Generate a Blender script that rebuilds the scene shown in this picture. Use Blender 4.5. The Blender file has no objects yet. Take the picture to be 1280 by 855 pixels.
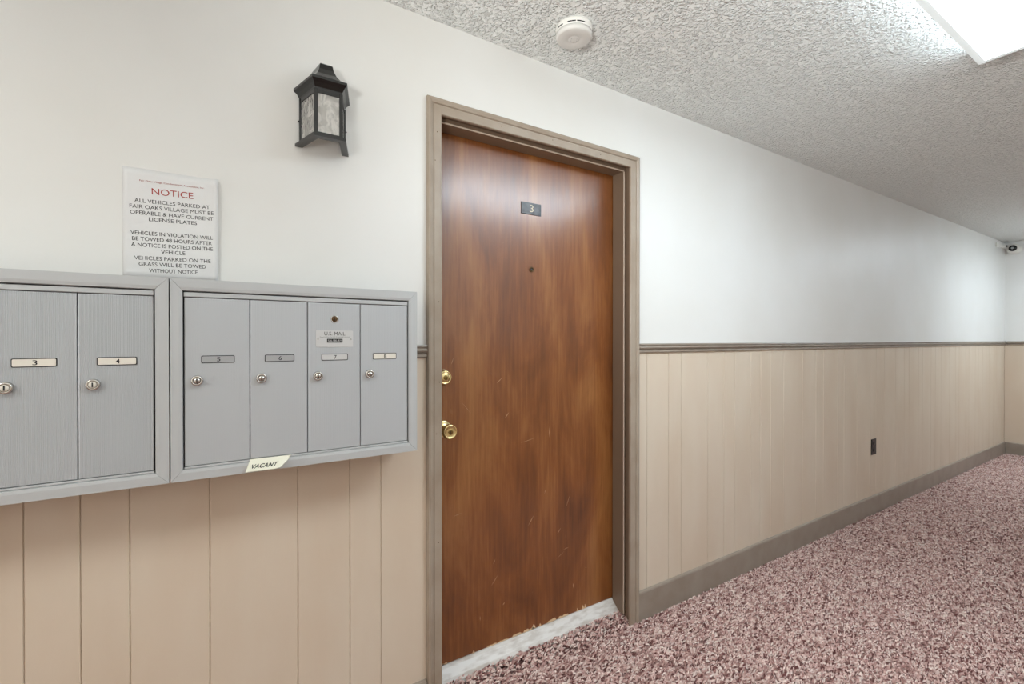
import bpy, bmesh, math, random
import numpy as np
from mathutils import Vector, Matrix

random.seed(7)
S = bpy.context.scene
C = S.collection
PI = math.pi
R = math.radians

# ------------------------------------------------------------------ camera
cam_d = bpy.data.cameras.new('camera')
cam_d.sensor_width = 36.0
cam_d.lens = 36.0 * 581.0 / 1280.0
cam_d.clip_start = 0.02
cam = bpy.data.objects.new('camera', cam_d)
C.objects.link(cam)
cam.location = (0.0, -1.52, 1.308)
cam.rotation_euler = (R(90 - 0.29), 0, R(-32.1))
S.camera = cam

# ------------------------------------------------------------------ world, exposure
w = bpy.data.worlds.new('world')
S.world = w
w.use_nodes = True
w.node_tree.nodes['Background'].inputs[0].default_value = (0.85, 0.92, 1.0, 1)
w.node_tree.nodes['Background'].inputs[1].default_value = 1.0
vs = S.view_settings
vs.view_transform = 'Standard'
vs.look = 'None'
vs.exposure = 0.08
vs.gamma = 1.0
vs.use_curve_mapping = False

# daylight falling in through the glazed entrance at the left end of the hall
dl = bpy.data.lights.new('entrance_daylight', 'AREA')
dl.shape = 'RECTANGLE'
dl.size, dl.size_y = 1.5, 2.0
dl.energy = 35
dl.color = (1.0, 0.98, 0.94)
dlo = bpy.data.objects.new('entrance_daylight', dl)
C.objects.link(dlo)
dlo.location = (-3.45, -1.15, 1.25)
dlo.rotation_euler = (0, R(-90), 0)

# the photographer's flash beside the lens (it throws the detector's and lantern's shadows to the right)
fl = bpy.data.lights.new('camera_flash', 'SPOT')
fl.energy = 165
fl.spot_size = R(116)
fl.spot_blend = 1.0
fl.shadow_soft_size = 0.12
fl.color = (0.97, 1.0, 0.98)
flo = bpy.data.objects.new('camera_flash', fl)
C.objects.link(flo)
flo.location = (-0.62, -1.58, 1.42)
flo.rotation_euler = (Vector((1.8, -1.30, 3.1)) - Vector(flo.location)).to_track_quat('-Z', 'Y').to_euler()

# brightness of the ceiling fixtures
LAMP = 15.5
LAMP_FAR = 16.5
LAMP_NEAR = 10.5

# ------------------------------------------------------------------ materials
def lin(c):
    return tuple((v / 255 / 12.92) if v / 255 <= 0.04045 else ((v / 255 + 0.055) / 1.055) ** 2.4 for v in c) + (1.0,)

def mat(name, rgb, rough=0.5, metal=0.0, spec=0.5):
    m = bpy.data.materials.new(name)
    m.use_nodes = True
    b = m.node_tree.nodes['Principled BSDF']
    b.inputs['Base Color'].default_value = lin(rgb) if max(rgb) > 1 else tuple(rgb) + (1,)
    b.inputs['Roughness'].default_value = rough
    b.inputs['Metallic'].default_value = metal
    b.inputs['Specular IOR Level'].default_value = spec
    return m

def nd(m, t, **kw):
    n = m.node_tree.nodes.new(t)
    for k, v in kw.items():
        if k in n.inputs:
            n.inputs[k].default_value = v
        else:
            setattr(n, k, v)
    return n

def lk(m, a, b):
    m.node_tree.links.new(a, b)

def coords(m, scale=(1, 1, 1)):
    t = nd(m, 'ShaderNodeTexCoord')
    mp = nd(m, 'ShaderNodeMapping')
    mp.inputs['Scale'].default_value = scale
    lk(m, t.outputs['Object'], mp.inputs['Vector'])
    return mp.outputs['Vector']

def bump(m, scale=(1, 1, 1), ns=50.0, detail=3.0, strength=0.2, dist=0.002, height=None):
    b = m.node_tree.nodes['Principled BSDF']
    if height is None:
        n = nd(m, 'ShaderNodeTexNoise', Scale=ns, Detail=detail)
        lk(m, coords(m, scale), n.inputs['Vector'])
        height = n.outputs['Fac']
    bp = nd(m, 'ShaderNodeBump', Strength=strength, Distance=dist)
    lk(m, height, bp.inputs['Height'])
    lk(m, bp.outputs['Normal'], b.inputs['Normal'])
    return bp

def vary(m, c1, c2, scale=(1, 1, 1), ns=4.0, detail=4.0, lo=0.35, hi=0.65):
    b = m.node_tree.nodes['Principled BSDF']
    n = nd(m, 'ShaderNodeTexNoise', Scale=ns, Detail=detail)
    lk(m, coords(m, scale), n.inputs['Vector'])
    r = nd(m, 'ShaderNodeValToRGB')
    r.color_ramp.elements[0].position = lo
    r.color_ramp.elements[0].color = lin(c1)
    r.color_ramp.elements[1].position = hi
    r.color_ramp.elements[1].color = lin(c2)
    lk(m, n.outputs['Fac'], r.inputs['Fac'])
    lk(m, r.outputs['Color'], b.inputs['Base Color'])
    return r

M = {}
M['white'] = mat('white wall paint', (228, 226, 222), 0.42)
vary(M['white'], (226, 224, 219), (231, 230, 227), ns=1.5)
bump(M['white'], ns=160, strength=0.06, dist=0.001)
M['beige'] = mat('beige panel paint', (213, 196, 176), 0.45)
vary(M['beige'], (210, 192, 171), (215, 200, 181), scale=(1, 1, 0.35), ns=5)
bump(M['beige'], scale=(1, 1, 0.08), ns=180, strength=0.06, dist=0.001)
M['taupe'] = mat('taupe trim paint', (150, 138, 126), 0.34)
vary(M['taupe'], (145, 132, 119), (154, 143, 131), ns=9)
bump(M['taupe'], ns=60, strength=0.08, dist=0.002)

# stippled ceiling
m = M['ceiling'] = mat('stippled ceiling', (246, 248, 245), 0.75)
n1 = nd(m, 'ShaderNodeTexNoise', Scale=68.0, Detail=2.5, Roughness=0.55, Distortion=0.8)
cv = coords(m)
lk(m, cv, n1.inputs['Vector'])
v1 = nd(m, 'ShaderNodeTexVoronoi', Scale=85.0)
lk(m, cv, v1.inputs['Vector'])
mm = nd(m, 'ShaderNodeMath', operation='SUBTRACT')
lk(m, n1.outputs['Fac'], mm.inputs[0])
sc = nd(m, 'ShaderNodeMath', operation='MULTIPLY')
sc.inputs[1].default_value = 0.35
lk(m, v1.outputs['Distance'], sc.inputs[0])
lk(m, sc.outputs[0], mm.inputs[1])
rp = nd(m, 'ShaderNodeValToRGB')
rp.color_ramp.elements[0].position = 0.25
rp.color_ramp.elements[1].position = 0.55
lk(m, mm.outputs[0], rp.inputs['Fac'])
bump(m, height=rp.outputs['Color'], strength=1.0, dist=0.009)

# worn brown door veneer
m = M['door'] = mat('worn brown veneer', (110, 74, 46), 0.33)
b = m.node_tree.nodes['Principled BSDF']
g1 = nd(m, 'ShaderNodeTexNoise', Scale=30.0, Detail=6.0, Roughness=0.6)
lk(m, coords(m, (3.2, 1, 0.16)), g1.inputs['Vector'])
g2 = nd(m, 'ShaderNodeTexNoise', Scale=3.2, Detail=5.0, Roughness=0.55, Distortion=0.6)
lk(m, coords(m, (1.8, 1, 0.55)), g2.inputs['Vector'])
r1 = nd(m, 'ShaderNodeValToRGB')
r1.color_ramp.elements[0].position = 0.3
r1.color_ramp.elements[0].color = lin((82, 42, 15))
r1.color_ramp.elements[1].position = 0.72
r1.color_ramp.elements[1].color = lin((156, 102, 54))
e = r1.color_ramp.elements.new(0.52)
e.color = lin((126, 72, 31))
mixf = nd(m, 'ShaderNodeMath', operation='MULTIPLY_ADD')
mixf.inputs[1].default_value = 0.34
lk(m, g1.outputs['Fac'], mixf.inputs[0])
sc2 = nd(m, 'ShaderNodeMath', operation='MULTIPLY')
sc2.inputs[1].default_value = 0.74
lk(m, g2.outputs['Fac'], sc2.inputs[0])
lk(m, sc2.outputs[0], mixf.inputs[2])
lk(m, mixf.outputs[0], r1.inputs['Fac'])
# pale scuffs of their own shape
s1 = nd(m, 'ShaderNodeTexNoise', Scale=9.0, Detail=7.0, Roughness=0.72, Distortion=1.6)
lk(m, coords(m, (2.4, 1, 0.8)), s1.inputs['Vector'])
sr = nd(m, 'ShaderNodeValToRGB')
sr.color_ramp.elements[0].position = 0.66
sr.color_ramp.elements[0].color = (0, 0, 0, 1)
sr.color_ramp.elements[1].position = 0.80
sr.color_ramp.elements[1].color = (0.55, 0.55, 0.55, 1)
lk(m, s1.outputs['Fac'], sr.inputs['Fac'])
mx = nd(m, 'ShaderNodeMix', data_type='RGBA')
lk(m, sr.outputs['Color'], mx.inputs[0])
lk(m, r1.outputs['Color'], mx.inputs[6])
mx.inputs[7].default_value = lin((168, 130, 92))
lk(m, mx.outputs[2], b.inputs['Base Color'])
rr = nd(m, 'ShaderNodeMapRange')
rr.inputs['To Min'].default_value = 0.26
rr.inputs['To Max'].default_value = 0.42
lk(m, g1.outputs['Fac'], rr.inputs['Value'])
lk(m, rr.outputs[0], b.inputs['Roughness'])
g3 = nd(m, 'ShaderNodeTexNoise', Scale=26.0, Detail=4.0, Roughness=0.6)
lk(m, coords(m, (2.2, 1, 0.35)), g3.inputs['Vector'])
bump(m, height=g3.outputs['Fac'], strength=0.16, dist=0.002)
b.inputs['Coat Weight'].default_value = 0.6
b.inputs['Coat Roughness'].default_value = 0.20
b.inputs['Coat IOR'].default_value = 1.6
bp2 = nd(m, 'ShaderNodeBump', Strength=0.2, Distance=0.002)
lk(m, g3.outputs['Fac'], bp2.inputs['Height'])
lk(m, bp2.outputs['Normal'], b.inputs['Coat Normal'])
M['chip'] = mat('splintered bare wood', (222, 192, 155), 0.8)
M['scratch'] = mat('pale scratch in veneer', (172, 134, 98), 0.6)
M['casing'] = mat('taupe casing paint', (162, 147, 130), 0.36)
vary(M['casing'], (156, 140, 123), (166, 152, 136), ns=9)
bump(M['casing'], ns=60, strength=0.08, dist=0.002)
M['jamb'] = mat('brown jamb paint', (124, 104, 86), 0.4)  # browner and darker than the casing
M['worn'] = mat('pale highlight edge paint', (206, 190, 172), 0.45)  # bright line on the stop's front edge, its highlight painted as pale colour
M['threshold'] = mat('painted threshold', (214, 209, 203), 0.42)
vary(M['threshold'], (196, 188, 180), (220, 216, 211), scale=(1, 3, 3), ns=14, lo=0.38, hi=0.55)

M['alu'] = mat('grey painted aluminium', (188, 190, 191), 0.36, 0.10)
bump(M['alu'], scale=(1, 1, 0.03), ns=400, strength=0.05, dist=0.0006)
M['alu2'] = mat('grey anodised door', (184, 187, 190), 0.34, 0.10)
bump(M['alu2'], scale=(1, 1, 0.02), ns=420, strength=0.07, dist=0.0006)
M['dark'] = mat('dark gap', (18, 18, 18), 0.7)
M['chrome'] = mat('nickel lock', (196, 192, 186), 0.24, 0.9)
M['bronze'] = mat('bronze lock core', (96, 74, 48), 0.4, 0.7)
M['labelw'] = mat('cream label', (228, 222, 210), 0.6)
M['labelg'] = mat('grey label', (166, 167, 168), 0.5)
M['labels'] = mat('silver label', (206, 206, 206), 0.35, 0.3)
M['ink'] = mat('black ink', (22, 22, 24), 0.7)
M['red'] = mat('red ink', (168, 62, 52), 0.7)
M['paper'] = mat('white paper', (226, 225, 224), 0.6)
M['cream'] = mat('cream card', (232, 230, 212), 0.6)
M['brass'] = mat('polished brass', (226, 206, 152), 0.22, 1.0)
M['brassd'] = mat('dull brass', (150, 126, 76), 0.35, 1.0)
M['iron'] = mat('black lantern metal', (14, 13, 12), 0.24, 0.0)
M['iron'].node_tree.nodes['Principled BSDF'].inputs['Coat Weight'].default_value = 0.15
M['iron'].node_tree.nodes['Principled BSDF'].inputs['Coat Roughness'].default_value = 0.22
M['plastic'] = mat('white plastic', (232, 230, 224), 0.4)
M['plasticg'] = mat('off white plastic face', (222, 220, 215), 0.45)
M['black'] = mat('black plastic', (24, 22, 24), 0.35)
M['lens'] = mat('black glass lens', (10, 10, 12), 0.08)
M['numplate'] = mat('dark bronze plate', (62, 60, 60), 0.32, 0.5)
vary(M['numplate'], (50, 49, 50), (78, 76, 76), ns=60)
M['numeral'] = mat('pale gold numeral', (222, 210, 184), 0.4)
M['bulb'] = mat('frosted bulb', (240, 238, 232), 0.35)
M['metalw'] = mat('white enamel', (228, 232, 232), 0.4)

m = M['glass'] = bpy.data.materials.new('rippled clear glass')
m.use_nodes = True
nt = m.node_tree
nt.nodes.clear()
out = nd(m, 'ShaderNodeOutputMaterial')
tr = nd(m, 'ShaderNodeBsdfTransparent')
tr.inputs[0].default_value = (0.86, 0.84, 0.80, 1)
gl = nd(m, 'ShaderNodeBsdfGlossy')
gl.inputs['Roughness'].default_value = 0.12
df1 = nd(m, 'ShaderNodeBsdfTranslucent')
df1.inputs[0].default_value = (0.9, 0.88, 0.84, 1)
df2 = nd(m, 'ShaderNodeBsdfDiffuse')
df2.inputs[0].default_value = (0.88, 0.85, 0.80, 1)
df = nd(m, 'ShaderNodeMixShader')
df.inputs[0].default_value = 0.62
lk(m, df1.outputs[0], df.inputs[1])
lk(m, df2.outputs[0], df.inputs[2])
gn = nd(m, 'ShaderNodeTexNoise', Scale=42.0, Detail=2.0, Distortion=1.5)
lk(m, coords(m, (1, 1, 0.7)), gn.inputs['Vector'])
bp = nd(m, 'ShaderNodeBump', Strength=0.8, Distance=0.01)
lk(m, gn.outputs['Fac'], bp.inputs['Height'])
lk(m, bp.outputs['Normal'], gl.inputs['Normal'])
gr = nd(m, 'ShaderNodeValToRGB')
gr.color_ramp.elements[0].position = 0.42
gr.color_ramp.elements[0].color = (0.55, 0.55, 0.55, 1)
gr.color_ramp.elements[1].position = 0.62
gr.color_ramp.elements[1].color = (0.85, 0.85, 0.85, 1)
lk(m, gn.outputs['Fac'], gr.inputs['Fac'])
ms = nd(m, 'ShaderNodeMixShader')
lk(m, gr.outputs['Color'], ms.inputs[0])
lk(m, tr.outputs[0], ms.inputs[1])
lk(m, df.outputs[0], ms.inputs[2])
fr = nd(m, 'ShaderNodeFresnel')
lk(m, bp.outputs['Normal'], fr.inputs['Normal'])
ms2 = nd(m, 'ShaderNodeMixShader')
lk(m, fr.outputs[0], ms2.inputs[0])
lk(m, ms.outputs[0], ms2.inputs[1])
lk(m, gl.outputs[0], ms2.inputs[2])
lk(m, ms2.outputs[0], out.inputs[0])

m = M['pane'] = bpy.data.materials.new('clear window glass')
m.use_nodes = True
m.node_tree.nodes.clear()
out = nd(m, 'ShaderNodeOutputMaterial')
tr = nd(m, 'ShaderNodeBsdfTransparent')
gl = nd(m, 'ShaderNodeBsdfGlossy')
gl.inputs['Roughness'].default_value = 0.02
fr = nd(m, 'ShaderNodeFresnel')
ms = nd(m, 'ShaderNodeMixShader')
lk(m, fr.outputs[0], ms.inputs[0])
lk(m, tr.outputs[0], ms.inputs[1])
lk(m, gl.outputs[0], ms.inputs[2])
lk(m, ms.outputs[0], out.inputs[0])

def emit(name, col, strength):
    m = bpy.data.materials.new(name)
    m.use_nodes = True
    b = m.node_tree.nodes['Principled BSDF']
    b.inputs['Base Color'].default_value = (0.85, 0.9, 0.9, 1)
    b.inputs['Roughness'].default_value = 0.4
    b.inputs['Emission Color'].default_value = col + (1,)
    b.inputs['Emission Strength'].default_value = strength
    return m
M['tube'] = emit('lit diffuser over the door', (0.76, 0.89, 0.99), LAMP)
M['tube_far'] = emit('lit diffuser far end', (0.76, 0.89, 0.99), LAMP_FAR)
M['tube_near'] = emit('lit diffuser by entrance', (0.98, 1.0, 0.96), LAMP_NEAR)
M['side'] = emit('prismatic diffuser side', (0.80, 0.91, 1.0), 6.5)
M['lip'] = emit('glowing acrylic lip', (0.80, 0.90, 0.93), 0.35)

# carpet
m = M['carpet'] = mat('mauve carpet yarn', (160, 128, 122), 0.9, 0, 0.15)
b = m.node_tree.nodes['Principled BSDF']
at = nd(m, 'ShaderNodeAttribute')
at.attribute_name = 'yarn'
lk(m, at.outputs['Color'], b.inputs['Base Color'])
m = M['backing'] = mat('carpet backing', (128, 92, 88), 0.95, 0, 0.1)
r = vary(m, (110, 76, 72), (170, 138, 130), ns=90, detail=3, lo=0.38, hi=0.62)
bump(m, ns=110, strength=0.6, dist=0.006)

# ------------------------------------------------------------------ mesh helpers
class MB:
    def __init__(s):
        s.bm = bmesh.new()
    def quad(s, pts, mi=0, smooth=False):
        f = s.bm.faces.new([s.bm.verts.new(p) for p in pts])
        f.material_index = mi
        f.smooth = smooth
        return f
    def box(s, x0, x1, y0, y1, z0, z1, mi=0, bev=0.0, seg=1):
        v = [s.bm.verts.new((x, y, z)) for x in (x0, x1) for y in (y0, y1) for z in (z0, z1)]
        fs = []
        for q in ((0, 1, 3, 2), (4, 6, 7, 5), (0, 4, 5, 1), (2, 3, 7, 6), (0, 2, 6, 4), (1, 5, 7, 3)):
            f = s.bm.faces.new([v[i] for i in q])
            f.material_index = mi
            fs.append(f)
        if bev:
            es = list({e for f in fs for e in f.edges})
            r = bmesh.ops.bevel(s.bm, geom=es, offset=bev, segments=seg, affect='EDGES', profile=0.5)
            for f in r['faces']:
                f.material_index = mi
        return s
    def loft(s, rings, mi=0, cap=True, closed=True, smooth=False):
        vr = [[s.bm.verts.new(p) for p in r] for r in rings]
        n = len(rings[0])
        for a, b in zip(vr[:-1], vr[1:]):
            for i in range(n if closed else n - 1):
                j = (i + 1) % n
                f = s.bm.faces.new((a[i], a[j], b[j], b[i]))
                f.material_index = mi
                f.smooth = smooth
        if cap:
            for r in (vr[0], vr[-1]):
                f = s.bm.faces.new(r)
                f.material_index = mi
        return s
    def lathe(s, prof, center, axis='y', n=28, mi=0, cap=True, smooth=True):
        # prof: (radius, along) ; axis 'y' runs towards -Y, 'z' downwards
        rings = []
        for r, h in prof:
            ring = []
            for k in range(n):
                a = 2 * PI * k / n
                if axis == 'y':
                    p = (center[0] + r * math.cos(a), center[1] - h, center[2] + r * math.sin(a))
                elif axis == 'z':
                    p = (center[0] + r * math.cos(a), center[1] + r * math.sin(a), center[2] - h)
                else:
                    p = (center[0] - h, center[1] + r * math.cos(a), center[2] + r * math.sin(a))
                ring.append(p)
            rings.append(ring)
        return s.loft(rings, mi, cap, True, smooth)
    def text(s, string, cx, cz, y, width=None, height=None, mi=0, rot=0.0, shear=0.0, bold=0.0, fn=None):
        vts, fcs = text_geo(string, bold)
        x0, x1 = min(v[0] for v in vts), max(v[0] for v in vts)
        y0, y1 = min(v[1] for v in vts), max(v[1] for v in vts)
        sy = height / (y1 - y0) if height else width / (x1 - x0)
        sx = width / (x1 - x0) if width else sy
        ca, sa = math.cos(rot), math.sin(rot)
        vv = []
        for vx, vy in vts:
            px = (vx - (x0 + x1) / 2) * sx + shear * (vy - (y0 + y1) / 2) * sy
            pz = (vy - (y0 + y1) / 2) * sy
            qx, qz = px * ca - pz * sa, px * sa + pz * ca
            if fn:
                vv.append(s.bm.verts.new(fn(qx, qz)))
            else:
                vv.append(s.bm.verts.new((cx + qx, y, cz + qz)))
        for fc in fcs:
            try:
                f = s.bm.faces.new([vv[i] for i in fc])
                f.material_index = mi
            except ValueError:
                pass
        return s
    def build(s, name, mats, parent=None, recalc=True, **props):
        if recalc:
            bmesh.ops.recalc_face_normals(s.bm, faces=s.bm.faces)
        me = bpy.data.meshes.new(name)
        s.bm.to_mesh(me)
        s.bm.free()
        for k in (mats if isinstance(mats, (list, tuple)) else [mats]):
            me.materials.append(M[k])
        return link(name, me, parent, **props)

def link(name, me, parent=None, **props):
    o = bpy.data.objects.new(name, me)
    C.objects.link(o)
    if parent is not None:
        # meshes are written in room coordinates
        off = parent.location.copy() if parent.parent is None else Vector((0, 0, 0))
        o.parent = parent
        o.matrix_parent_inverse = Matrix.Translation(-off)
    for k, v in props.items():
        o[k] = v
    return o

_tc = {}
def text_geo(string, bold):
    key = (string, bold)
    if key not in _tc:
        cu = bpy.data.curves.new('lettering', 'FONT')
        cu.body = string
        cu.resolution_u = 3
        cu.fill_mode = 'FRONT'
        cu.offset = bold
        ob = bpy.data.objects.new('lettering', cu)
        C.objects.link(ob)
        dg = bpy.context.evaluated_depsgraph_get()
        me = bpy.data.meshes.new_from_object(ob.evaluated_get(dg))
        _tc[key] = ([(v.co.x, v.co.y) for v in me.vertices], [tuple(p.vertices) for p in me.polygons])
        bpy.data.objects.remove(ob)
        bpy.data.curves.remove(cu)
        bpy.data.meshes.remove(me)
    return _tc[key]

def empty(name, loc, **props):
    o = bpy.data.objects.new(name, None)
    C.objects.link(o)
    o.location = loc
    o.empty_display_size = 0.05
    for k, v in props.items():
        o[k] = v
    return o

# ------------------------------------------------------------------ room shell
XL, XR = -3.0, 7.65          # ends of the hall
YB = -2.3                    # opposite wall
H = 2.42                     # ceiling height
ZR = 1.268                   # paint split behind the chair rail
DX0, DX1, DZ = 0.632, 1.612, 2.118   # rough door opening

b = MB()
b.box(XL - .1, XR + .1, YB - .1, 0.3, -0.12, -0.006)
floor = b.build('floor', 'backing', kind='structure', label='mauve carpeted corridor floor')
b = MB()
b.box(XL - .1, XR + .1, YB - .1, 0.3, H, H + 0.1)
b.build('ceiling', 'ceiling', kind='structure', label='white stippled ceiling')

b = MB()
b.box(XL, DX0, 0, 0.28, ZR, H, 0)
b.box(DX1, XR, 0, 0.28, ZR, H, 0)
b.box(DX0, DX1, 0, 0.28, DZ, H, 0)
b.box(XL, DX0, 0.0035, 0.28, -0.006, ZR, 1)
b.box(DX1, XR, 0.0035, 0.28, -0.006, ZR, 1)
wall_back = b.build('wall_back', ['white', 'beige'], kind='structure',
                    label='long corridor wall, white above and beige planks below')

b = MB()
b.box(XR, XR + 0.1, YB, 0.28, ZR, H, 0)
b.box(XR + 0.0035, XR + 0.1, YB, 0.28, -0.006, ZR, 1)
wall_right = b.build('wall_right', ['white', 'beige'], kind='structure', label='end wall of the corridor')

b = MB()
b.box(XL, XR, YB - 0.1, YB, ZR, H, 0)
b.box(XL, XR, YB - 0.1, YB - 0.006, -0.006, ZR, 1)
b.build('wall_front', ['white', 'beige'], kind='structure', label='corridor wall behind the camera')

# entrance wall with a glazed door
EY0, EY1, EZ = -1.75, -0.55, 2.1
b = MB()
b.box(XL - 0.1, XL, YB, EY0, -0.006, H, 0)
b.box(XL - 0.1, XL, EY1, 0.28, -0.006, H, 0)
b.box(XL - 0.1, XL, EY0, EY1, EZ, H, 0)
b.build('wall_left', ['white'], kind='structure', label='entrance wall at the near end')
d2 = empty('door_2', (XL - 0.05, (EY0 + EY1) / 2, 0), kind='structure', label='glazed entrance door letting daylight in')
b = MB()
for y0, y1, z0, z1 in ((EY0, EY0 + .06, 0, EZ), (EY1 - .06, EY1, 0, EZ), (EY0 + .06, EY1 - .06, EZ - .06, EZ), (EY0 + .06, EY1 - .06, 0, .12)):
    b.box(XL - .08, XL - .02, y0, y1, z0, z1, 0, 0.003)
b.build('door_frame', 'taupe', d2)
b = MB()
b.box(XL - .055, XL - .047, EY0 + .06, EY1 - .06, .12, EZ - .06)
b.build('pane', 'pane', d2)

# ---- wainscot planks, random widths, recessed joints
def plank(parent, a0, a1, z0, z1, along='x', base=0.0):
    g = 0.0009
    th, bv = 0.0035, 0.0015
    a0 += g
    a1 -= g
    b = MB()
    prof = [(a0, th), (a0, bv), (a0 + bv, 0), (a1 - bv, 0), (a1, bv), (a1, th)]
    if along == 'x':
        rings = [[(a, base + t, z) for a, t in prof] for z in (z0, z1)]
    else:
        rings = [[(base + t, a, z) for a, t in prof] for z in (z0, z1)]
    b.loft(rings)
    b.build('plank', 'beige', parent)

left = [-3.0, -2.8, -2.62, -2.4, -2.25, -2.15, -1.95, -1.73, -1.56, -1.45, -1.24, -1.03, -0.93, -0.75, -0.535, -0.39,
        -0.291, -0.197, -0.026, 0.195, 0.346, 0.445, 0.625]
right = [1.618, 1.706, 1.86, 1.955, 2.168, 2.309, 2.408, 2.561, 2.662, 2.768, 2.912, 3.133, 3.305, 3.405, 3.607, 3.70, 3.901, 4.114]
pat = [0.106, 0.144, 0.221, 0.172, 0.100, 0.202, 0.093, 0.201]
i = 0
while right[-1] + pat[i % 8] < XR - 0.05:
    right.append(right[-1] + pat[i % 8])
    i += 1
right.append(XR)
for gs in (left, right):
    for a, c in zip(gs[:-1], gs[1:]):
        plank(wall_back, a, c, 0.0, ZR)
ys = [0.0, -0.21, -0.31, -0.48, -0.70, -0.85, -0.95, -1.15, -1.36, -1.46, -1.63, -1.85, -2.0, -2.1, -2.3]
for a, c in zip(ys[:-1], ys[1:]):
    plank(wall_right, c, a, 0.0, ZR, 'y', XR)

# ---- chair rail and baseboards (extruded profiles)
RAIL = [(0, 1.246), (-.007, 1.246), (-.012, 1.250), (-.012, 1.257), (-.007, 1.259), (-.007, 1.262), (-.015, 1.265),
        (-.019, 1.270), (-.015, 1.275), (-.011, 1.277), (-.012, 1.280), (-.016, 1.284), (-.014, 1.290), (0, 1.290)]
BASE = [(0, -.004), (-.013, -.004), (-.013, .124), (-.010, .131), (-.004, .133), (0, .133)]
def run_x(name, prof, x0, x1, **k):
    b = MB()
    b.loft([[(x, y, z) for y, z in prof] for x in (x0, x1)])
    return b.build(name, 'taupe', kind='structure', **k)
def run_y(name, prof, y0, y1, **k):
    b = MB()
    b.loft([[(XR + d, y, z) for d, z in prof] for y in (y0, y1)])
    return b.build(name, 'taupe', kind='structure', **k)
CX0, CX1, CZ = 0.657, 1.586, 2.094    # inner edges of the casing
CW = 0.054
run_x('trim_1', RAIL, XL, CX0 - CW - .002, label='brown moulded chair rail left of the apartment door')
run_x('trim_2', RAIL, CX1 + CW + .002, XR, label='brown moulded chair rail along the corridor')
run_y('trim_3', RAIL, YB, -0.02, label='brown moulded chair rail on the end wall')
run_x('baseboard_back', BASE, CX1 + CW + .001, XR, label='taupe baseboard along the corridor wall')
run_x('baseboard_left', BASE, XL, CX0 - CW - .004, label='taupe baseboard below the mailboxes')
run_y('baseboard_right', BASE, YB, -0.014, label='taupe baseboard on the end wall')

# ---- door casing
CAS = [(0, 0), (0, -.009), (.002, -.0115), (.028, -.0125), (.030, -.0105), (.033, -.0105), (.035, -.015), (.044, -.0185),
       (.051, -.0175), (.054, -.013), (.054, 0)]
tc = empty('trim_4', ((CX0 + CX1) / 2, 0, 0), kind='structure', label='taupe moulded casing around the apartment door')
for nm, f in (('side_casing', lambda u, t, k: (CX0 - u, t, (-.004, CZ + u)[k])),
              ('side_casing', lambda u, t, k: (CX1 + u, t, (-.004, CZ + u)[k])),
              ('head_casing', lambda u, t, k: ((CX0 - u, CX1 + u)[k], t, CZ + u))):
    b = MB()
    b.loft([[f(u, t, k) for u, t in CAS] for k in (0, 1)])
    b.build(nm, 'casing', tc)
for x, z in ((.645, 1.44), (.648, 1.16), (.636, .98), (.643, .60), (.632, 1.93), (.640, 2.03), (.90, 2.112), (1.14, 2.115), (1.40, 2.111)):
    b = MB()
    b.lathe([(.0022, .0118), (.0018, .0126)], (x, 0, z), 'y', 8)
    b.build('nail_head', 'bronze', tc)

# ------------------------------------------------------------------ apartment door
SY = 0.106
d1 = empty('door_1', (1.12, SY, 0.035), kind='structure', label='worn brown wood veneer apartment door number 3')
b = MB()
b.box(0.655, 1.590, SY, SY + .044, .074, 2.096, 0, 0.0015)
slab = b.build('slab', 'door', d1, label='brown wood veneer door leaf, scuffed at the foot')
JX0, JX1, JZ = 0.646, 1.599, 2.106
for x0, x1, z0, z1 in ((DX0, JX0, 0, DZ), (JX1, DX1, 0, DZ), (JX0, JX1, JZ, DZ)):
    b = MB()
    b.box(x0, x1, 0.0005, 0.20, z0, z1, 0)
    b.build('jamb', 'jamb', d1)
for x0, x1, z0, z1 in ((JX0, .661, .03, JZ), (1.584, JX1, .03, JZ), (.661, 1.584, 2.086, JZ)):
    b = MB()
    b.box(x0, x1, 0.032, SY - .003, z0, z1, 0, 0.002, 2)
    st = b.build('door_stop', 'jamb', d1)
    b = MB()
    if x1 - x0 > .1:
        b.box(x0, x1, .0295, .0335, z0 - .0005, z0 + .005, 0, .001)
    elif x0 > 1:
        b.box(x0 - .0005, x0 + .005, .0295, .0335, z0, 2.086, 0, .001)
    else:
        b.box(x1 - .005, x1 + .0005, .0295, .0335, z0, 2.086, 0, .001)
    b.build('highlight_edge', 'worn', st)  # pale bead with the stop's edge highlight put into its colour
b = MB()
pr = [(.060, .012), (.062, .030), (.070, .042), (SY - .01, .064), (SY - .004, .073), (SY + .05, .073), (SY + .05, .012)]
b.loft([[(x, y, z) for y, z in pr] for x in (.662, 1.583)])
b.build('threshold', 'threshold', d1, label='worn white painted threshold')
# room behind the door stays closed
b = MB()
b.box(JX0, JX1, SY + .05, SY + .06, .074, JZ)
b.build('backing_board', 'dark', d1)
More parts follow.
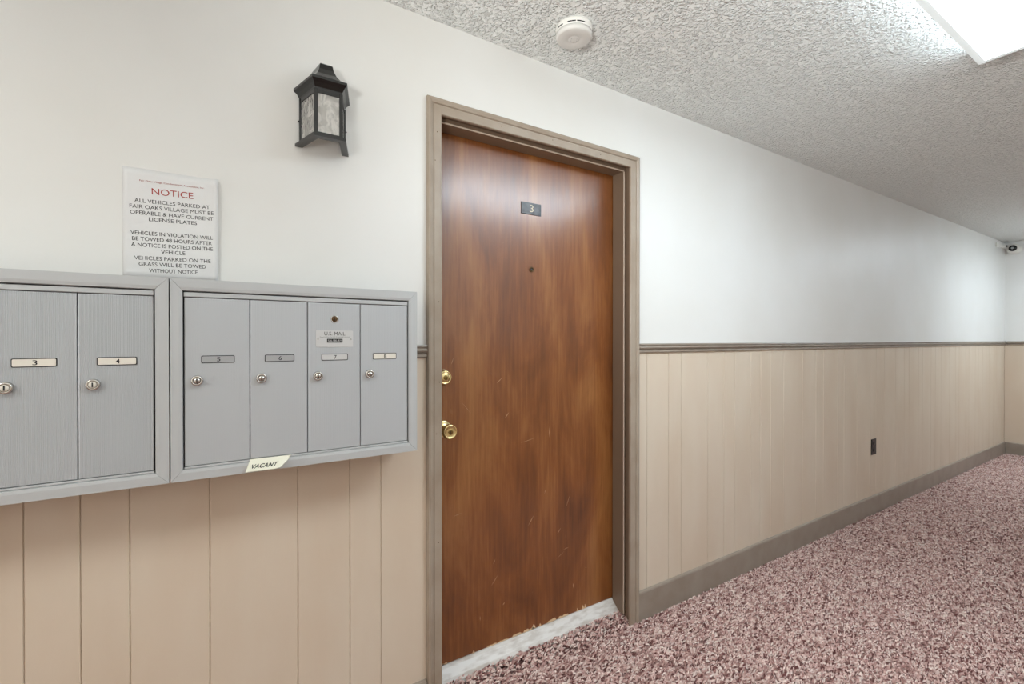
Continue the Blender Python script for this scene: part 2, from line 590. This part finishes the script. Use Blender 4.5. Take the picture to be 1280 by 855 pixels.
# splinters along the foot of the leaf
b = MB()
rng = random.Random(3)
spots = [(.668, .05, .006), (.70, .03, .005), (.835, .012, .010), (.90, .05, .004), (.955, .05, .004), (1.02, .05, .006), (1.075, .06, .007),
         (1.12, .02, .016), (1.155, .015, .012), (1.20, .05, .008), (1.26, .06, .006), (1.365, .010, .020), (1.395, .016, .014), (1.41, .012, .018)]
for x, wd, hh in spots:
    n = max(2, int(wd / .006))
    pts = [(x + wd * k / n, .0752 + (0 if k in (0, n) else 1.5 * hh * rng.uniform(.4, 1))) for k in range(n + 1)]
    low = [(x + wd, .0742), (x, .0742)]
    f = b.bm.faces.new([b.bm.verts.new((px, SY - .0006, pz)) for px, pz in pts + low])
b.build('splinters', 'chip', d1, label='pale splintered veneer along the door foot', kind='stuff')
b = MB()
for x0, z0, x1, z1, wd in ((.755, .63, .79, .637, .0025), (1.06, .875, 1.14, .89, .002), (.92, .315, .955, .355, .003), (.985, .232, .975, .222, .005), (.87, .212, .871, .19, .003),
                           (1.29, .375, 1.32, .378, .003), (1.345, .21, .0 + 1.348, .185, .006), (1.42, .265, 1.422, .255, .004), (.985, .985, 1.005, 1.01, .004),
                           (1.21, .93, 1.212, .88, .003), (1.185, .64, 1.192, .66, .003), (.79, 1.065, .83, 1.02, .0014), (1.33, .62, 1.30, .55, .002), (1.245, .34, 1.30, .368, .0015),
                           (.93, .40, .94, .42, .003), (1.10, .52, 1.13, .56, .004), (1.255, .45, 1.275, .475, .003), (.745, 1.21, .756, 1.24, .002), (.945, 1.13, .975, 1.155, .003)):
    dx, dz = x1 - x0, z1 - z0
    L = math.hypot(dx, dz)
    nx, nz = -dz / L * wd / 2, dx / L * wd / 2
    mx_, mz_ = (x0 + x1) / 2, (z0 + z1) / 2
    b.quad([(x0, SY - .0005, z0), (mx_ + nx, SY - .0005, mz_ + nz), (x1, SY - .0005, z1), (mx_ - nx, SY - .0005, mz_ - nz)])
b.build('scratches', 'scratch', d1, label='pale scratches in the veneer', kind='stuff')
# number plate
b = MB()
b.box(1.064, 1.166, SY - .003, SY + .001, 1.836, 1.886, 0, 0.001)
npl = b.build('number_plate', 'numplate', d1, label='small dark plate with the numeral 3')
b = MB()
b.text('3', 1.116, 1.862, SY - .0034, height=.030, width=.019, bold=-0.006)
b.build('numeral', 'numeral', npl)
# peephole
b = MB()
b.lathe([(.0115, -.001), (.0115, .003), (.009, .0042), (.0068, .0042), (.006, .002)], (1.117, SY, 1.605), 'y', 20)
ph = b.build('peephole', 'bronze', d1)
b = MB()
b.lathe([(.0062, .0015), (.0045, .003), (.0015, .0036)], (1.117, SY, 1.605), 'y', 16)
b.build('lens', 'lens', ph)
# deadbolt
b = MB()
b.lathe([(.031, -.001), (.031, .004), (.029, .012), (.0255, .022), (.024, .024), (.0215, .024), (.0205, .0225), (.019, .0225), (.018, .0245), (.008, .0255), (.001, .0255)], (.712, SY, 1.166), 'y', 36)
db = b.build('deadbolt', 'brass', d1, label='round brass deadbolt')
b = MB()
b.lathe([(.0085, .0250), (.0085, .0275), (.007, .0283), (.001, .0283)], (.712, SY, 1.166), 'y', 20, 0)
b.box(.7108, .7132, SY - .0288, SY - .0280, 1.160, 1.172, 1)
b.build('key_cylinder', ['brassd', 'dark'], db)
# knob
b = MB()
b.lathe([(.034, -.001), (.034, .003), (.0315, .0075), (.026, .0095), (.018, .011), (.014, .015), (.0125, .028), (.0135, .036), (.020, .043), (.026, .050),
         (.0285, .057), (.0285, .063), (.0265, .068), (.0235, .070), (.0215, .0685), (.0195, .067), (.010, .0685), (.001, .069)], (.712, SY, .970), 'y', 40)
kb = b.build('door_knob', 'brass', d1, label='round brass door knob')
b = MB()
b.lathe([(.0085, .068), (.0085, .0715), (.007, .0722), (.001, .0722)], (.712, SY, .970), 'y', 20, 0)
b.box(.7105, .7135, SY - .0727, SY - .0719, .964, .976, 1)
b.build('key_cylinder', ['brassd', 'dark'], kb)

# ------------------------------------------------------------------ carpet yarn
def carpet():
    rg = np.random.default_rng(5)
    P = []
    def patch(x0, x1, y0, y1, dens, zf=None, size=1.0):
        n = int((x1 - x0) * (y1 - y0) * dens)
        x = rg.uniform(x0, x1, n)
        y = rg.uniform(y0, y1, n)
        z = zf(y) if zf else np.zeros(n)
        P.append((x, y, z, np.full(n, size)))
    patch(0.2, 3.4, -1.62, -0.013, 15500)
    patch(3.4, XR, -1.1, -0.013, 10000, None, 1.2)
    patch(-1.2, 0.2, -1.62, -0.013, 5200, None, 1.7)
    patch(3.4, XR, -1.9, -1.1, 3600, None, 2.0)
    patch(.648, 1.597, -0.013, 0.066, 17000, lambda y: np.clip(y + .012, 0, 1) * .42)
    x, y, z, s = [np.concatenate(q) for q in zip(*P)]
    n = len(x)
    ang = rg.normal(0.12, 0.5, n)
    L = rg.uniform(.008, .0155, n) * s
    W = rg.uniform(.0026, .0042, n) * s
    Hh = rg.uniform(.004, .0085, n)
    off = rg.uniform(-.35, .35, n) * L
    ca, sa = np.cos(ang), np.sin(ang)
    # six vertices: two ends, two sides, ridge pair
    loc = np.zeros((n, 6, 3))
    def put(i, u, v, h):
        loc[:, i, 0] = x + u * ca - v * sa
        loc[:, i, 1] = y + u * sa + v * ca
        loc[:, i, 2] = z + h
    put(0, -L, 0 * L, -.005 + 0 * L)
    put(1, L, 0 * L, -.005 + 0 * L)
    put(2, off * .3, -W, -.001 + 0 * L)
    put(3, off * .3, W, -.001 + 0 * L)
    put(4, -L * .45 + off, 0 * L, Hh * rg.uniform(.75, 1, n) - .003)
    put(5, L * .45 + off, 0 * L, Hh - .003)
    tri = np.array([[0, 2, 4], [2, 5, 4], [2, 1, 5], [0, 4, 3], [4, 5, 3], [5, 1, 3]])
    idx = (np.arange(n)[:, None, None] * 6 + tri[None]).reshape(-1)
    me = bpy.data.meshes.new('carpet_pile')
    me.vertices.add(n * 6)
    me.vertices.foreach_set('co', loc.reshape(-1))
    nt = n * 6
    me.loops.add(nt * 3)
    me.loops.foreach_set('vertex_index', idx)
    me.polygons.add(nt)
    me.polygons.foreach_set('loop_start', np.arange(0, nt * 3, 3))
    me.polygons.foreach_set('use_smooth', np.ones(nt, dtype=bool))
    me.update(calc_edges=True)
    pal = np.array([lin(c) for c in ((216, 190, 180), (200, 166, 157), (183, 146, 138), (158, 119, 112), (112, 72, 69), (228, 208, 198))])
    pk = rg.choice(6, n, p=[.24, .22, .18, .14, .12, .10])
    col = pal[pk] * np.concatenate([rg.uniform(.85, 1.15, (n, 1)).repeat(3, 1), np.ones((n, 1))], 1)
    at = me.color_attributes.new('yarn', 'FLOAT_COLOR', 'POINT')
    at.data.foreach_set('color', col.repeat(6, 0).astype(np.float32).reshape(-1))
    me.materials.append(M['carpet'])
    o = link('carpet_pile', me, floor)
    o['kind'] = 'stuff'
carpet()

# ------------------------------------------------------------------ mailboxes
YF = -0.14
def rrect(b, x0, x1, z0, z1, y, r, mi, th=0.0008, n=4):
    pts = []
    for cx, cz, a0 in ((x1 - r, z1 - r, 0), (x0 + r, z1 - r, 90), (x0 + r, z0 + r, 180), (x1 - r, z0 + r, 270)):
        for k in range(n + 1):
            a = R(a0 + 90 * k / n)
            pts.append((cx + r * math.cos(a), cz + r * math.sin(a)))
    b.loft([[(px, y, pz) for px, pz in pts], [(px, y - th, pz) for px, pz in pts]], mi)

def mail_unit(xo0, xo1, edges, nums, reed, label, plates, lockdx=.0262):
    zo0, zo1, zi0, zi1 = .965, 1.4557, .9922, 1.4266
    xi0, xi1 = edges[0] - .002, edges[-1] + .002
    t = empty('mailbox_unit', ((xo0 + xo1) / 2, 0, zo0), label=label, category='mailbox', group='wall mailbox units')
    b = MB()
    b.box(xo0 + .004, xo1 - .004, -.02, YF + .012, zo0 + .004, zo1 - .004, 0)
    b.box(xo0 + .004, xo1 - .004, -.002, -.021, zo0 + .004, zo1 - .004, 1)
    b.build('case', ['dark', 'alu'], t)
    # mitred frame
    pr = [(0, 0), (0, -.004), (.002, -.006), (.7, -.006), (.96, -.0045), (1, 0)]   # (fraction from outside to inside, depth)
    def co(u, k):
        x0, x1 = xo0 + (xi0 - xo0) * u, xo1 + (xi1 - xo1) * u
        z0, z1 = zo0 + (zi0 - zo0) * u, zo1 + (zi1 - zo1) * u
        return ((x0, z0), (x1, z0), (x1, z1), (x0, z1))[k % 4]
    ins = .0003
    for k in range(4):
        b = MB()
        rings = []
        for kk in (k, k + 1):
            ring = []
            for u, d in pr + [(1, .012), (0, .09)]:
                x, z = co(u, kk)
                # hairline mitre joint
                ax = (x, z)
                if k % 2 == 0:
                    x += ins if kk == (k if k == 0 else k + 1) else -ins
                else:
                    z += ins if kk == (k if k == 1 else k + 1) else -ins
                ring.append((x, YF + d, z))
            rings.append(ring)
        b.loft(rings)
        b.build('frame_rail', 'alu', t)
    # hinge bar over the doors and sill strip below
    b = MB()
    b.box(edges[0], edges[-1], YF - .0005, YF + .010, 1.4125, 1.4241, 0, .0012)
    b.build('hinge_bar', 'alu', t)
    b = MB()
    b.box(edges[0], edges[-1], YF - .002, YF + .010, .9927, .9975, 0, .001)
    b.build('sill_strip', 'alu', t)
    z0, z1 = .9995, 1.4105
    for i, nm in enumerate(nums):
        x0, x1 = edges[i] + .0011, edges[i + 1] - .0011
        b = MB()
        n = int((x1 - x0 - .006) / .0033)
        pts = [(x0, YF + .010), (x0, YF + .001), (x0 + .0015, YF)]
        p = (x1 - x0 - .006) / n
        for k in range(n):
            c = x0 + .003 + p * k
            pts += [(c, YF), (c + p * .2, YF + reed), (c + p * .8, YF + reed)]
        pts += [(x1 - .003, YF), (x1 - .0015, YF), (x1, YF + .001), (x1, YF + .010)]
        b.loft([[(px, py, z) for px, py in pts] for z in (z0, z1)])
        dr = b.build('mailbox_door', 'alu2', t)
        # number strip in its slot
        c = (edges[i] + edges[i + 1]) / 2 + .0005
        b = MB()
        rrect(b, c - .0355, c + .0355, 1.2495, 1.2684, YF + .0005, .003, 1, .0011)
        rrect(b, c - .0338, c + .0338, 1.2512, 1.2667, YF - .0003, .0022, 0, .0009)
        b.text(nm, c + .001, 1.2589, YF - .0016, height=.0105, width=.0076, mi=2, bold=.004)
        b.build('number_strip', [plates[i], 'dark', 'ink'], dr)
        # cam lock
        lx, lz = edges[i] + lockdx, 1.2074
        b = MB()
        b.lathe([(.0128, -.001), (.0128, .0065), (.0118, .0088), (.0092, .0096), (.0082, .0088), (.0080, .0078), (.001, .0078)], (lx, YF, lz), 'y', 24, 0)
        b.lathe([(.0072, .0075), (.0068, .0095), (.001, .0099)], (lx, YF, lz), 'y', 20, 1)
        b.box(lx - .0012, lx + .0012, YF - .0105, YF - .0092, lz - .0050, lz + .0050, 2)
        b.build('lock', ['chrome', 'labelw' if reed > .0003 else 'chrome', 'dark'], dr)
        if nm == '7':
            b = MB()
            rrect(b, .2240, .3241, 1.2871, 1.3338, YF + .0005, .003, 0, .0014)
            yy = YF - .0012
            b.text('U.S. MAIL', .2741, 1.3250, yy, width=.056, height=.0105, mi=1)
            b.text('Approved by the U.S. Postmaster General', .2741, 1.3153, yy, width=.080, height=.0032, mi=1)
            b.box(.2532, .2950, yy - .0003, yy + .0002, 1.2997, 1.3104, 1)
            b.text('SALSBURY', .2741, 1.3050, yy - .0006, width=.037, height=.0062, mi=0)
            for sx in (.2298, .3186):
                b.lathe([(.0016, .0008), (.0013, .0022), (.0003, .0024)], (sx, YF, 1.3095), 'y', 10, 2)
            b.build('maker_plate', ['labels', 'ink', 'chrome'], dr, label='silver plate reading U.S. MAIL')
            b = MB()
            b.lathe([(.0108, -.001), (.0105, .0016), (.009, .0022), (.0082, .001), (.001, .001)], (.2736, YF, 1.3658), 'y', 24, 0)
            b.lathe([(.0078, .0008), (.0070, .0024), (.001, .0026)], (.2736, YF, 1.3658), 'y', 20, 1)
            b.box(.2726, .2746, YF - .0031, YF - .0024, 1.3608, 1.3708, 2)
            b.build('carrier_lock', ['chrome', 'bronze', 'dark'], dr, label='bronze master lock')
    return t

mail_unit(-.1016, .5151, [-.0753, .0646, .2026, .3445, .4869], ['5', '6', '7', '8'], .00014,
          'grey metal mailbox unit with smooth doors numbered 5 to 8', ['labelg', 'labelg', 'labels', 'labelw'])
mail_unit(-.7182, -.1044, [-.6822, -.5433, -.4053, -.2677, -.1331], ['1', '2', '3', '4'], .0007,
          'grey metal mailbox unit with ribbed doors, cut by the left picture edge', ['labelw'] * 4)

# VACANT card hanging from the bottom of door 6
def card_pt(u, v):
    # u 0..1 left to right, v 0..1 top to bottom
    x = .0646 + .0957 * u - (.012 + .006 * u) * v
    z = .9986 - .0292 * v - .0005 * u
    y = YF - .0035 - .016 * v ** 1.2
    c = max(0.0, u - .72) / .28 * max(0.0, v - .35) / .65
    return (x - .010 * c, y - .010 * c, z + .005 * c)
b = MB()
nu, nv = 24, 10
g = [[[b.bm.verts.new(Vector(card_pt(i / nu, j / nv)) + Vector((0, d, 0))) for i in range(nu + 1)] for j in range(nv + 1)] for d in (0, .0004)]
for d in (0, 1):
    for j in range(nv):
        for i in range(nu):
            q = (g[d][j][i], g[d][j][i + 1], g[d][j + 1][i + 1], g[d][j + 1][i])
            f = b.bm.faces.new(q if d else q[::-1])
            f.smooth = True
for j in range(nv):
    for i in (0, nu):
        b.bm.faces.new((g[0][j][i], g[0][j + 1][i], g[1][j + 1][i], g[1][j][i]))
for i in range(nu):
    for j in (0, nv):
        b.bm.faces.new((g[0][j][i], g[0][j][i + 1], g[1][j][i + 1], g[1][j][i]))
card = b.build('vacant_card', 'cream', label='cream card reading VACANT under mailbox door 6', category='card')
b = MB()
def cfn(qx, qz):
    p = Vector(card_pt(.42 + qx / .0957, .60 - qz / .0292))
    return (p.x, p.y - .0006, p.z)
b.text('VACANT', 0, 0, 0, width=.063, height=.0095, bold=.02, shear=.12, fn=cfn)
b.build('lettering', 'ink', card)

# ------------------------------------------------------------------ notice on the wall
nx0, nx1, nz0, nz1 = -.2085, -.0045, 1.4665, 1.7475
def sheet_y(x, z):
    u = (x - nx0) / (nx1 - nx0)
    v = (z - nz0) / (nz1 - nz0)
    return -.0012 - .010 * max(0, (u - .78) / .22) ** 2 * (.25 + .75 * v) - .0012 * math.sin(v * 5) * u
b = MB()
nu, nv = 20, 16
g = [[[b.bm.verts.new((nx0 + (nx1 - nx0) * i / nu, sheet_y(nx0 + (nx1 - nx0) * i / nu, nz0 + (nz1 - nz0) * j / nv) + d, nz0 + (nz1 - nz0) * j / nv)) for i in range(nu + 1)] for j in range(nv + 1)] for d in (0, .0003)]
for d in (0, 1):
    for j in range(nv):
        for i in range(nu):
            q = (g[d][j][i], g[d][j][i + 1], g[d][j + 1][i + 1], g[d][j + 1][i])
            f = b.bm.faces.new(q[::-1] if d else q)
            f.smooth = True
for j in range(nv):
    for i in (0, nu):
        b.bm.faces.new((g[0][j][i], g[0][j + 1][i], g[1][j + 1][i], g[1][j][i]))
for i in range(nu):
    for j in (0, nv):
        b.bm.faces.new((g[0][j][i], g[0][j][i + 1], g[1][j][i + 1], g[1][j][i]))
note = b.build('notice_sheet', 'paper', label='white printed parking notice sheet posted above the mailboxes', category='notice')
LINES = [("Fair Oaks Village Condominium Association, Inc.", -.175, -.036, 1.718, .0055, 1),
         ("NOTICE", -.150, -.061, 1.694, .0165, 1),
         ("ALL VEHICLES PARKED AT", -.185, -.024, 1.667, .0098, 0),
         ("FAIR OAKS VILLAGE MUST BE", -.195, -.015, 1.6515, .0098, 0),
         ("OPERABLE & HAVE CURRENT", -.194, -.016, 1.636, .0098, 0),
         ("LICENSE PLATES", -.156, -.053, 1.621, .0098, 0),
         ("VEHICLES IN VIOLATION WILL", -.193, -.017, 1.584, .0098, 0),
         ("BE TOWED 48 HOURS AFTER", -.190, -.019, 1.569, .0098, 0),
         ("A NOTICE IS POSTED ON THE", -.192, -.017, 1.5535, .0098, 0),
         ("VEHICLE", -.131, -.079, 1.538, .0098, 0),
         ("VEHICLES PARKED ON THE", -.186, -.022, 1.520, .0098, 0),
         ("GRASS WILL BE TOWED", -.177, -.033, 1.5045, .0098, 0),
         ("WITHOUT NOTICE", -.156, -.052, 1.4885, .0098, 0)]
for s_, a, c, z, h, mi in LINES:
    b = MB()
    cx = (a + c) / 2
    b.text(s_, 0, 0, 0, width=c - a, height=h, rot=R(1.5), bold=0,
           fn=lambda qx, qz: (cx + qx, sheet_y(cx + qx, z + qz) - .0004, z + qz))
    b.build('printed_line', 'red' if mi else 'ink', note, recalc=False)

# ------------------------------------------------------------------ wall lantern
LX = 0.267
ln = empty('wall_lantern', (LX, 0, 1.885), label='black metal wall lantern with rippled glass panes', category='lantern')
def ring(hb, hf, yf, z, yb=-.0005):
    return [(LX - hb, yb, z), (LX - hf, yf, z), (LX + hf, yf, z), (LX + hb, yb, z)]
b = MB()
b.loft([ring(.081, .0475, -.116, 2.047), ring(.081, .0475, -.116, 2.054), ring(.072, .042, -.107, 2.058), ring(.058, .034, -.092, 2.068),
        ring(.044, .026, -.078, 2.084), ring(.035, .020, -.068, 2.102), ring(.030, .0175, -.064, 2.118), ring(.028, .0155, -.061, 2.121)])
b.build('roof', 'iron', ln)
b = MB()
b.loft([ring(.064, .0365, -.098, 2.020), ring(.066, .038, -.100, 2.030), ring(.072, .042, -.107, 2.040), ring(.081, .0475, -.116, 2.047)], cap=False, closed=False)
b.loft([ring(.058, .032, -.090, 2.020), ring(.064, .0365, -.098, 2.020)], cap=False, closed=False)
b.build('eave_cove', 'iron', ln)
# corner posts
def post(xa, ya, xb, yb, z0, z1, wd, name='post'):
    b = MB()
    b.box(min(xa, xb) - wd / 2, max(xa, xb) + wd / 2, min(ya, yb) - wd / 2, max(ya, yb) + wd / 2, z0, z1, 0, .001)
    b.build(name, 'iron', ln)
for sx in (-1, 1):
    post(LX + sx * .0345, -.095, LX + sx * .0345, -.095, 1.893, 2.026, .0100)
    post(LX + sx * .0615, -.006, LX + sx * .0615, -.006, 1.893, 2.026, .0100)
def bar(p, q, wd, ht, name, z):
    # horizontal bar from p to q (x, y) with rectangular section
    d = Vector((q[0] - p[0], q[1] - p[1], 0)).normalized()
    n = Vector((-d.y, d.x, 0)) * wd / 2
    b = MB()
    rs = []
    for c in (p, q):
        c = Vector((c[0], c[1], z))
        rs.append([tuple(c + n), tuple(c - n), tuple(c - n + Vector((0, 0, ht))), tuple(c + n + Vector((0, 0, ht)))])
    b.loft(rs)
    b.build(name, 'iron', ln)
FL, FR, BL, BR = (LX - .0345, -.095), (LX + .0345, -.095), (LX - .0615, -.004), (LX + .0615, -.004)
for z, ht in ((1.893, .010), (2.014, .010)):
    bar(FL, FR, .008, ht, 'rail', z)
    bar(FL, BL, .008, ht, 'rail', z)
    bar(FR, BR, .008, ht, 'rail', z)
# base: three flat bars, open underneath
b = MB()
def usec(hb, hf, yf, z):
    return [(LX - hb, -.0005, z), (LX - hf, yf, z), (LX + hf, yf, z), (LX + hb, -.0005, z)]
o0, i0 = usec(.0775, .0435, -.116, 1.884), usec(.057, .029, -.096, 1.884)
o1, i1 = usec(.0775, .0435, -.116, 1.892), usec(.057, .029, -.096, 1.895)
for k in range(3):
    for q in ((o0[k], o0[k + 1], o1[k + 1], o1[k]), (i0[k], i0[k + 1], i1[k + 1], i1[k]), (o0[k], o0[k + 1], i0[k + 1], i0[k]), (o1[k], o1[k + 1], i1[k + 1], i1[k])):
        b.quad(q)
for k in (0, 3):
    b.quad((o0[k], o1[k], i1[k], i0[k]))
bmesh.ops.remove_doubles(b.bm, verts=b.bm.verts, dist=1e-5)
b.build('base', 'iron', ln)
def pane(p, q):
    d = Vector((q[0] - p[0], q[1] - p[1], 0)).normalized()
    n = Vector((-d.y, d.x, 0)) * .0012
    b = MB()
    rs = []
    for c in (p, q):
        c = Vector((c[0], c[1], 1.900))
        u = Vector((0, 0, .117))
        rs.append([tuple(c + n), tuple(c - n), tuple(c - n + u), tuple(c + n + u)])
    b.loft(rs)
    b.build('pane', 'glass', ln)
pane(FL, FR)
pane(FL, BL)
pane(FR, BR)
b = MB()
b.lathe([(.010, -.060), (.012, -.040), (.013, -.030), (.021, -.012), (.025, .006), (.023, .020), (.014, .030), (.002, .034)], (LX - .004, -.052, 1.985), 'z', 20)
b.build('bulb', 'bulb', ln)
b = MB()
b.lathe([(.016, -.072), (.016, -.040), (.014, -.036)], (LX - .004, -.052, 1.985), 'z', 16)
b.build('socket', 'plastic', ln)
for sx in (-1, 1):
    b = MB()
    b.lathe([(.0026, -.003), (.0026, .003), (.0016, .0045)] if sx < 0 else [(.0026, .003), (.0026, -.003), (.0016, -.0045)], (LX + sx * .0660, -.006, 1.958), 'x', 12)
    b.build('thumb_screw', 'iron', ln)

# ------------------------------------------------------------------ smoke detector
DXc, DYc = 1.073, -.226
sd = empty('smoke_detector', (DXc, DYc, H), label='round white smoke detector on the stippled ceiling', category='smoke detector')
b = MB()
b.lathe([(.066, 0), (.066, .006), (.0650, .008), (.0645, .0220), (.0640, .0225)], (DXc, DYc, H), 'z', 56)
b.build('base_ring', 'plastic', sd)
b = MB()
b.lathe([(.0642, .0222), (.0640, .032), (.062, .0375), (.057, .040), (.022, .0405), (.020, .0395), (.0185, .0405), (.012, .041), (.001, .041)], (DXc, DYc, H), 'z', 56)
b.build('cover', 'plasticg', sd, label='flat detector cover with round test button')
def arc_block(a0, a1, z0, z1, r0, r1):
    b = MB()
    n = 8
    rs = []
    for k in range(n + 1):
        a = R(a0 + (a1 - a0) * k / n)
        c, s_ = math.cos(a), math.sin(a)
        rs.append([(DXc + r * c, DYc + r * s_, H - h) for r, h in ((r0, z0), (r1, z0), (r1, z1), (r0, z1))])
    b.loft(rs)
    return b
for a0, a1 in ((174, 194), (210, 236), (240, 266), (320, 346), (350, 376), (30, 56), (66, 92), (120, 146)):
    b = arc_block(a0, a1, .0135, .0172, .060, .0652)
    b.build('slot', 'dark', sd)
b = MB()
for k in range(6):
    aa = k * PI / 3
    b.lathe([(.0016, .0408), (.0013, .0415)], (DXc + .011 * math.cos(aa), DYc + .011 * math.sin(aa), H), 'z', 8)
b.build('button_holes', 'labelg', sd, kind='stuff')

# ------------------------------------------------------------------ ceiling fixtures
def fixture(x0, x1, y0, y1, tube, label):
    zb = 2.350
    t = empty('ceiling_light', ((x0 + x1) / 2, (y0 + y1) / 2, H), label=label, category='ceiling light', group='fluorescent ceiling fixtures')
    b = MB()
    b.box(x0 + .01, x1 - .01, y0 + .12, y1 - .12, H - .014, H, 0, .003)
    b.build('housing', 'metalw', t)
    b = MB()
    e = .022
    b.loft([[(x, y, z) for x, y in ((x0 + .014, y0 + d), (x1 - .014 - f_, y0 + d), (x1 - .014 - f_, y1 - d), (x0 + .014, y1 - d))]
            for d, z, f_ in ((.075, H - .012, 0), (e + .004, zb + .014, 0), (e, zb - .0005, .008))])
    for f in b.bm.faces:
        if max(v.co.z for v in f.verts) > zb + .02:
            f.material_index = 1
    b.build('diffuser', [tube, 'side'], t, label='glowing white diffuser panel')
    b = MB()
    # acrylic lip around the diffuser
    o_ = [(x0, y0), (x1, y0), (x1, y1), (x0, y1)]
    i_ = [(x0 + e, y0 + e), (x1 - e, y0 + e), (x1 - e, y1 - e), (x0 + e, y1 - e)]
    r4 = []
    for pts, z in ((i_, zb + .0), (o_, zb), (o_, zb + .006), (i_, zb + .006)):
        r4.append([b.bm.verts.new((x, y, z)) for x, y in pts])
    for k in range(4):
        for i in range(4):
            j = (i + 1) % 4
            b.bm.faces.new((r4[k][i], r4[k][j], r4[(k + 1) % 4][j], r4[(k + 1) % 4][i]))
    b.build('diffuser_lip', 'lip', t)
    for xa, xb in ((x0, x0 + .012), (x1 - .012, x1)):
        b = MB()
        b.box(xa, xb, y0, y1, zb + .006, H, 0, .001)
        b.build('end_cap', 'metalw', t)
fixture(1.220, 2.440, -1.56, -.963, 'tube', 'bright square-edged fluorescent ceiling light right of the smoke detector')
fixture(5.95, 7.17, -1.56, -.957, 'tube_far', 'fluorescent ceiling light farther down the corridor, nearer the end wall')
fixture(-2.1, -.88, -1.56, -.957, 'tube_near', 'fluorescent ceiling light near the entrance, left of the mailboxes')

# ------------------------------------------------------------------ wall outlet
ot = empty('wall_outlet', (4.172, 0, .44), label='small black electrical outlet low on the beige planks', category='outlet')
b = MB()
b.box(4.133, 4.211, -.006, 0.0, .442, .560, 0, .002, 2)
b.build('cover_plate', 'black', ot)
for z in (.474, .528):
    b = MB()
    b.lathe([(.017, .005), (.017, .0078), (.016, .0084), (.001, .0084)], (4.172, 0, z), 'y', 20, 0)
    for dx in (-.006, .006):
        b.box(4.172 + dx - .001, 4.172 + dx + .001, -.0088, -.0082, z - .004, z + .005, 1)
    b.build('receptacle', ['black', 'dark'], ot)
b = MB()
b.lathe([(.003, .005), (.0025, .0072), (.0005, .0074)], (4.172, 0, .501), 'y', 12)
b.build('screw', 'chrome', ot)

# ------------------------------------------------------------------ security camera at the end of the hall
sc_ = empty('security_camera', (XR, -.078, 2.33), label='small white dome security camera in the far corner under the ceiling', category='camera')
b = MB()
b.lathe([(.058, 0), (.058, .012), (.055, .016)], (XR, -.078, 2.335), 'x', 32)
b.build('mount_plate', 'plastic', sc_)
b = MB()
b.lathe([(.050, .012), (.056, .03), (.057, .045), (.053, .065), (.044, .082), (.036, .090), (.034, .088)], (XR, -.078, 2.335), 'x', 36)
b.build('housing', 'plastic', sc_)
b = MB()
b.lathe([(.035, .084), (.033, .094), (.024, .102), (.010, .106), (.001, .106)], (XR, -.078, 2.338), 'x', 28, 0)
b.lathe([(.013, .1035), (.011, .108), (.001, .1085)], (XR, -.078, 2.338), 'x', 16, 1)
b.build('lens_window', ['lens', 'labelg'], sc_, label='glossy black lens')
b = MB()
b.loft([[(7.28, -.001, 2.385), (7.28, -.012, 2.385), (7.28, -.012, 2.335), (7.28, -.001, 2.335)],
        [(7.46, -.001, 2.372), (7.46, -.024, 2.372), (7.46, -.024, 2.348), (7.46, -.001, 2.348)],
        [(7.60, -.001, 2.384), (7.60, -.040, 2.384), (7.60, -.040, 2.345), (7.60, -.001, 2.345)],
        [(XR - .001, -.001, 2.384), (XR - .001, -.075, 2.384), (XR - .001, -.075, 2.345), (XR - .001, -.001, 2.345)]])
br_ = b.build('cable_bracket', 'plastic', sc_)
b = MB()
b.lathe([(.013, -.002), (.013, .003), (.001, .004)], (7.55, -.034, 2.366), 'y', 14)
b.build('cable_hole', 'black', br_)
